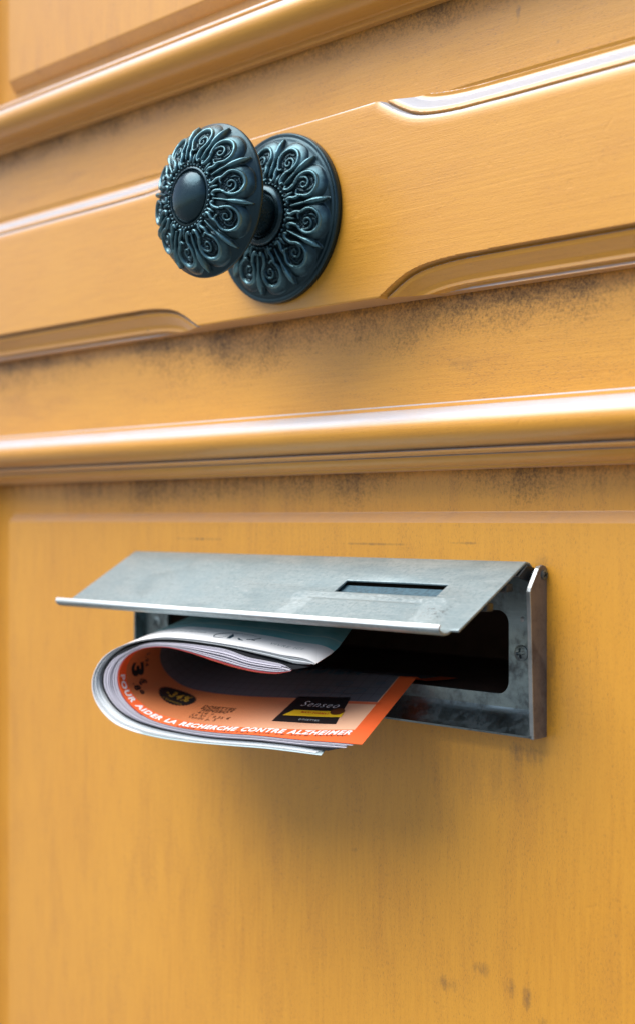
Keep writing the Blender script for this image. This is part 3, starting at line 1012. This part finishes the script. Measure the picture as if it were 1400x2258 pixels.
photo = pr.math('MULTIPLY', pr.ramp(wv, 30.0, 30.5), pr.ramp(u, 233.6, 234, 1, 0))
gl1 = pr.math('PINGPONG', pr.math('MULTIPLY', u, 1.0), 2.6)
gl2 = pr.math('PINGPONG', pr.math('MULTIPLY', wv, 1.0), 2.6)
gl = pr.ramp(pr.math('MINIMUM', gl1, gl2), 0.10, 0.22, 1, 0)
ph = pr.mix(pr.math('MULTIPLY', gl, 0.5), (0.11, 0.11, 0.125), (0.03, 0.03, 0.036))
c = pr.mix(photo, c, ph)
redl = pr.math('MULTIPLY', pr.between(wv, 28.3, 30.2, .2), pr.between(u, 200, 236, 1))
c = pr.mix(pr.math('MULTIPLY', redl, .8), c, (0.62, 0.08, 0.02))
pr.set('Base Color', c)
pr.set('Roughness', 0.58)
pr.set('Specular IOR Level', 0.3)
P_PRINT = pr.m
CI2 = CI
CIo = lerp(CH, CI, 0.955)
ROWS_P = W_ROWS[:-1] + [68, 78]
V, Fs, uv = sheet(CIo, CI2, ROWS_P)
# recompute the length along the visible inner curve
sI = np.r_[0, np.cumsum(np.linalg.norm(np.diff(CI2, axis=0), axis=1))]
uv = [(sI[j], ROWS_P[i]) for _ in (0, 1) for i in range(len(ROWS_P)) for j in range(NS)]
front_page = mesh('front_page', V, Fs, P_PRINT, leaf, smooth=50, uv=uv)
# red page just under the front page, seen along the upper fold
V, Fs, uv = sheet(trim(lerp(CH, CI, 0.90), 0, .52), trim(lerp(CH, CI, 0.953), 0, .52), dw=-0.15)
mesh('red_page', V, Fs, P_RED, leaf, smooth=50)
# green back page end of the outer paper
V, Fs, uv = sheet(trim(lerp(CO, CG, -0.10), .80, 1), trim(lerp(CO, CG, -0.02), .80, 1), dw=0.6)
mesh('back_page', V, Fs, P_GREEN, news, smooth=50)

# --- lettering laid on the leaflet
SURF_ROWS = np.linspace(0, 75, 151)
SURF = sheet_points(CI2, SURF_ROWS)           # (w, s, 3)
dS = np.gradient(SURF, axis=1); dW = np.gradient(SURF, axis=0)
NRM = np.cross(dW, dS)
NRM /= np.linalg.norm(NRM, axis=2, keepdims=True)
cen = np.array([-420, -50, -70.0])
if np.mean(np.sum(NRM * (cen - SURF), 2)) < 0: NRM = -NRM


def on_sheet(u_, w_, h, S=SURF, N=NRM, s_arr=sI):
    fi = np.clip(np.interp(w_, SURF_ROWS, np.arange(len(SURF_ROWS))), 0, len(SURF_ROWS) - 1.001)
    fj = np.clip(np.interp(u_, s_arr, np.arange(len(s_arr))), 0, len(s_arr) - 1.001)
    i, j = fi.astype(int), fj.astype(int)
    a, b = (fi - i)[:, None], (fj - j)[:, None]
    f = lambda T: T[i, j]*(1-a)*(1-b) + T[i+1, j]*a*(1-b) + T[i, j+1]*(1-a)*b + T[i+1, j+1]*a*b
    return f(S) + f(N) * h


def text_mesh(txt, bold=0.0, shear=0.0):
    cu = bpy.data.curves.new('glyphs', 'FONT')
    cu.body = txt
    cu.size = 1.0
    cu.offset = bold
    cu.shear = shear
    cu.space_character = 1.18
    cu.space_word = 1.25
    cu.resolution_u = 3
    o = bpy.data.objects.new('glyphs', cu)
    COL.objects.link(o)
    bpy.context.view_layer.update()
    me = bpy.data.meshes.new_from_object(o.evaluated_get(bpy.context.evaluated_depsgraph_get()))
    bm = bmesh.new(); bm.from_mesh(me)
    bmesh.ops.triangulate(bm, faces=bm.faces)
    es = [e for e in bm.edges if e.calc_length() > 0.25]
    if es: bmesh.ops.subdivide_edges(bm, edges=es, cuts=2)
    bmesh.ops.triangulate(bm, faces=bm.faces)
    V = np.array([v.co[:2] for v in bm.verts]); F = [tuple(v.index for v in f.verts) for f in bm.faces]
    bm.free(); bpy.data.objects.remove(o); bpy.data.meshes.remove(me); bpy.data.curves.remove(cu)
    V[:, 0] -= V[:, 0].min()
    return V, F


def lay(name, V2, F, mat, parent, h=0.07, surf=None):
    P = on_sheet(V2[:, 0], V2[:, 1], h) if surf is None else on_sheet(V2[:, 0], V2[:, 1], h, *surf)
    return mesh(name, P, F, mat, parent)


def text_on(name, txt, u0, u1, base, height, mat, bold=0.0, shear=0.0, h=0.07, w_fn=None, parent=None, surf=None, ang=0.0):
    V, F = text_mesh(txt, bold, shear)
    k = (u1 - u0) / V[:, 0].max()
    x = V[:, 0] * k; y = V[:, 1] * height / 0.72
    ca, sa = math.cos(ang), math.sin(ang)
    x, y = x * ca - y * sa, x * sa + y * ca
    U = u0 + x
    Wv = (w_fn(U) if w_fn else base) + y
    return lay(name, np.c_[U, Wv], F, mat, parent or leaf, h, surf)


INK_W = plain('white print', (0.80, 0.78, 0.78), 0.45, vary=0.02)
INK_K = plain('black print', (0.012, 0.011, 0.012), 0.4, vary=0.02)
INK_GOLD = plain('dull gold print', (0.36, 0.21, 0.02), 0.5, vary=0.05)
INK_Y = plain('yellow print', (0.80, 0.52, 0.02), 0.4, vary=0.03)
INK_BR = plain('brown print', (0.10, 0.03, 0.008), 0.5, vary=0.05)
INK_R = plain('red print', (0.55, 0.02, 0.02), 0.4, vary=0.02)
INK_BL = plain('blue black print', (0.02, 0.06, 0.09), 0.4, vary=0.02)
INK_G = plain('grey print', (0.45, 0.50, 0.51), 0.5, vary=0.02)

wl = lambda U: np.interp(U, [90, 104, 153, 190, 206, 222, 236], [1.2, 1.3, 1.5, 2.4, 3.3, 4.6, 6.1])
text_on('slogan', 'POUR AIDER LA RECHERCHE CONTRE ALZHEIMER', 103, 234, 0, 2.9, INK_W, 0.042, 0.25, w_fn=wl)
text_on('small_print', 'VOIR MODALITES SUR LE SITE WWW', 146, 233, 0, 1.0, INK_BR, 0.02, 0.2, w_fn=lambda U: wl(U) - 1.4)
text_on('price', '3', 100.5, 108.5, 9.6, 8.2, INK_K, 0.05, 0.2)
text_on('price', ',', 109.6, 110.6, 8.4, 1.6, INK_K, 0.05, 0.2)
text_on('price', '€', 109.8, 113.4, 12.2, 4.2, INK_K, 0.05, 0.2)
text_on('price', '89', 111.2, 117.2, 8.0, 3.4, INK_K, 0.05, 0.2)
text_on('price', '5,94', 98.5, 106.0, 19.0, 2.6, INK_K, 0.02, 0.2)
# starburst badge
bc = np.array([130.8, 20.4]); nb = 34
ring_ = [bc]
for k in range(nb * 2):
    a_ = math.pi * k / nb
    r_ = 1.0 if k % 2 else 0.90
    ring_.append(bc + r_ * np.array([11.6 * math.cos(a_), 6.2 * math.sin(a_)]))
mid_ = [bc + 0.5 * (p - bc) for p in ring_[1:]]
V2 = np.array(ring_ + mid_); nn = nb * 2
F2 = [(0, 1 + nn + k, 1 + nn + (k + 1) % nn) for k in range(nn)] + [(1 + k, 1 + (k + 1) % nn, 1 + nn + (k + 1) % nn, 1 + nn + k) for k in range(nn)]
lay('badge', V2, F2, INK_K, leaf, 0.08)
text_on('badge_text', '-34%', 123.5, 138.5, 19.2, 4.6, INK_GOLD, 0.02, 0.15, h=0.15)
text_on('badge_text', 'd\'économie', 125, 137, 16.0, 1.5, INK_GOLD, 0.0, 0.1, h=0.15)
text_on('caption', 'DOSETTES', 148.5, 167.0, 17.4, 2.2, INK_BR, 0.05, 0.15)
text_on('caption', '"SENSEO"', 148.5, 166.5, 14.8, 2.1, INK_BR, 0.05, 0.15)
text_on('caption', '416 g', 149.0, 158.5, 12.4, 1.9, INK_BR, 0.02, 0.1)
text_on('caption', 'Le kg : 9,35 €', 147.5, 169.0, 10.2, 1.9, INK_BR, 0.02, 0.1)
text_on('caption', 'Vendu p. 5', 147.0, 162.5, 8.0, 1.9, INK_BR, 0.02, 0.1)


def patch(name, pts, mat, h=0.08, parent=None, n=12, surf=None):
    """four-cornered print patch, corners in (u, w)"""
    p = np.array(pts, float); g = []
    for i in range(n + 1):
        for j in range(n + 1):
            a, b = i / n, j / n
            g.append(p[0]*(1-a)*(1-b) + p[1]*a*(1-b) + p[2]*a*b + p[3]*(1-a)*b)
    return lay(name, np.array(g), grid_faces(n + 1, n + 1), mat, parent or leaf, h, surf)


patch('coffee_bag', [(191.6, 11.0), (223.4, 12.4), (219.2, 33.2), (192.8, 31.6)], INK_K, 0.08)
patch('bag_band', [(194.2, 16.0), (223.0, 17.6), (222.3, 22.0), (197.5, 20.8)], INK_Y, 0.14)
text_on('bag_text', 'Senseo', 198.5, 217.5, 24.2, 4.2, INK_W, -0.012, 0.35, h=0.15)
text_on('bag_text', 'MAXI FORMAT', 202.0, 216.0, 18.9, 1.3, INK_R, 0.02, 0.1, h=0.2)
text_on('bag_text', 'DOSETTES', 204, 214, 13.6, 1.1, INK_G, 0.0, 0.0, h=0.15)
bean = [(219 + 3.4 * math.cos(t) , 21.6 + 2.6 * math.sin(t)) for t in np.linspace(0, 2 * math.pi, 20, endpoint=False)]
lay('cup_picture', np.array([(219, 21.6)] + bean), [(0, 1 + k, 1 + (k + 1) % 20) for k in range(20)], INK_BR, leaf, 0.2)
text_on('headline', 'QUOTIDIEN', 150, 214, 52.0, 11.0, INK_BL, 0.03, 0.15)


def scribble(name, pts, r, mat, h=0.08, closed=False, parent=None, surf=None):
    P = spline(pts, max(30, 6 * len(pts))) if len(pts) > 2 else np.linspace(pts[0], pts[1], 6)
    d = np.gradient(P, axis=0); d /= np.linalg.norm(d, axis=1, keepdims=True)
    nn_ = np.c_[-d[:, 1], d[:, 0]]
    rr = np.interp(np.linspace(0, 1, len(P)), np.linspace(0, 1, len(r)), r)[:, None] if isinstance(r, (list, tuple)) else r
    V2 = np.r_[P - nn_ * rr, P + nn_ * rr]
    n = len(P)
    return lay(name, V2, [(i, i + 1, n + i + 1, n + i) for i in range(n - 1)], mat, parent or leaf, h, surf)


for cx_, cy_, k_ in ((202, 37, 1), (218, 38, 1.5), (210, 44, 1), (228, 45, .5), (193, 36, 1)):
    scribble('doodle', [(cx_ + k_ * 4 * math.cos(t), cy_ + k_ * 1.7 * math.sin(t * 1.12)) for t in np.linspace(0.3, 6.0, 14)], .28, INK_BL)

# --- print on the newspaper's cover (outer side)
SURFO = sheet_points(CO, SURF_ROWS)
dS = np.gradient(SURFO, axis=1); dW = np.gradient(SURFO, axis=0)
NO = np.cross(dW, dS); NO /= np.linalg.norm(NO, axis=2, keepdims=True)
if np.mean(np.sum(NO * (cen - SURFO), 2)) > 0: NO = -NO
sO = np.r_[0, np.cumsum(np.linalg.norm(np.diff(CO, axis=0), axis=1))]
so = (SURFO, NO, sO)
# a small animal emblem: loop, body stroke, dots (u runs right to left here)
scribble('emblem', [(58, 5.5), (59.5, 8.5), (57, 12), (51, 14.2), (45, 14.4), (40, 13.5)], [.12, .45, .3, .12, .1, .08], INK_BL, parent=news, surf=so)
scribble('emblem', [(58, 5.5), (55, 6.0), (52.5, 9.0)], [.3, .25, .1], INK_BL, parent=news, surf=so)
scribble('emblem', [(52.3, 12.5), (51.0, 9.5), (50.4, 6.2)], [.15, 1.1, .9], INK_BL, parent=news, surf=so)
scribble('emblem', [(46.5, 8.6), (44.5, 6.8), (42.5, 6.4)], [.2, .6, .3], INK_BL, parent=news, surf=so)
scribble('emblem', [(41.8, 8.2), (39.0, 9.4), (36.6, 12.0)], [.5, .35, .5], INK_BL, parent=news, surf=so)
scribble('emblem', [(39.2, 8.6), (37.2, 8.2)], [.4, .25], INK_BL, parent=news, surf=so)


def text_rev(txt, u0, u1, base, height, mat):
    V, F = text_mesh(txt, 0.01, 0.1)
    k = (u0 - u1) / V[:, 0].max()
    lay('masthead', np.c_[u0 - V[:, 0] * k, base + V[:, 1] * height / .72], F, mat, news, 0.08, so)


text_rev('VIVRE ICI', 29, 12, 7.0, 2.2, INK_G)
text_rev('EDITION DU JOUR', 86, 66, 9.5, 1.8, INK_G)

# name card behind the flap window
mesh('name_card', *flap_slab(-378, -319, 18.4, 25.8, 1.6, 2.1), plain('blue grey card', (0.055, 0.125, 0.165), 0.55, vary=.3, scale=700), mail)
mesh('card_holder', *flap_slab(-380, -317, 5.0, 27.0, 3.2, 3.8), plain('rusty holder', (0.05, 0.032, 0.022), 0.6, vary=.4, scale=500), mail)

for o in list(bpy.data.objects):
    if '_at' in o: del o['_at']
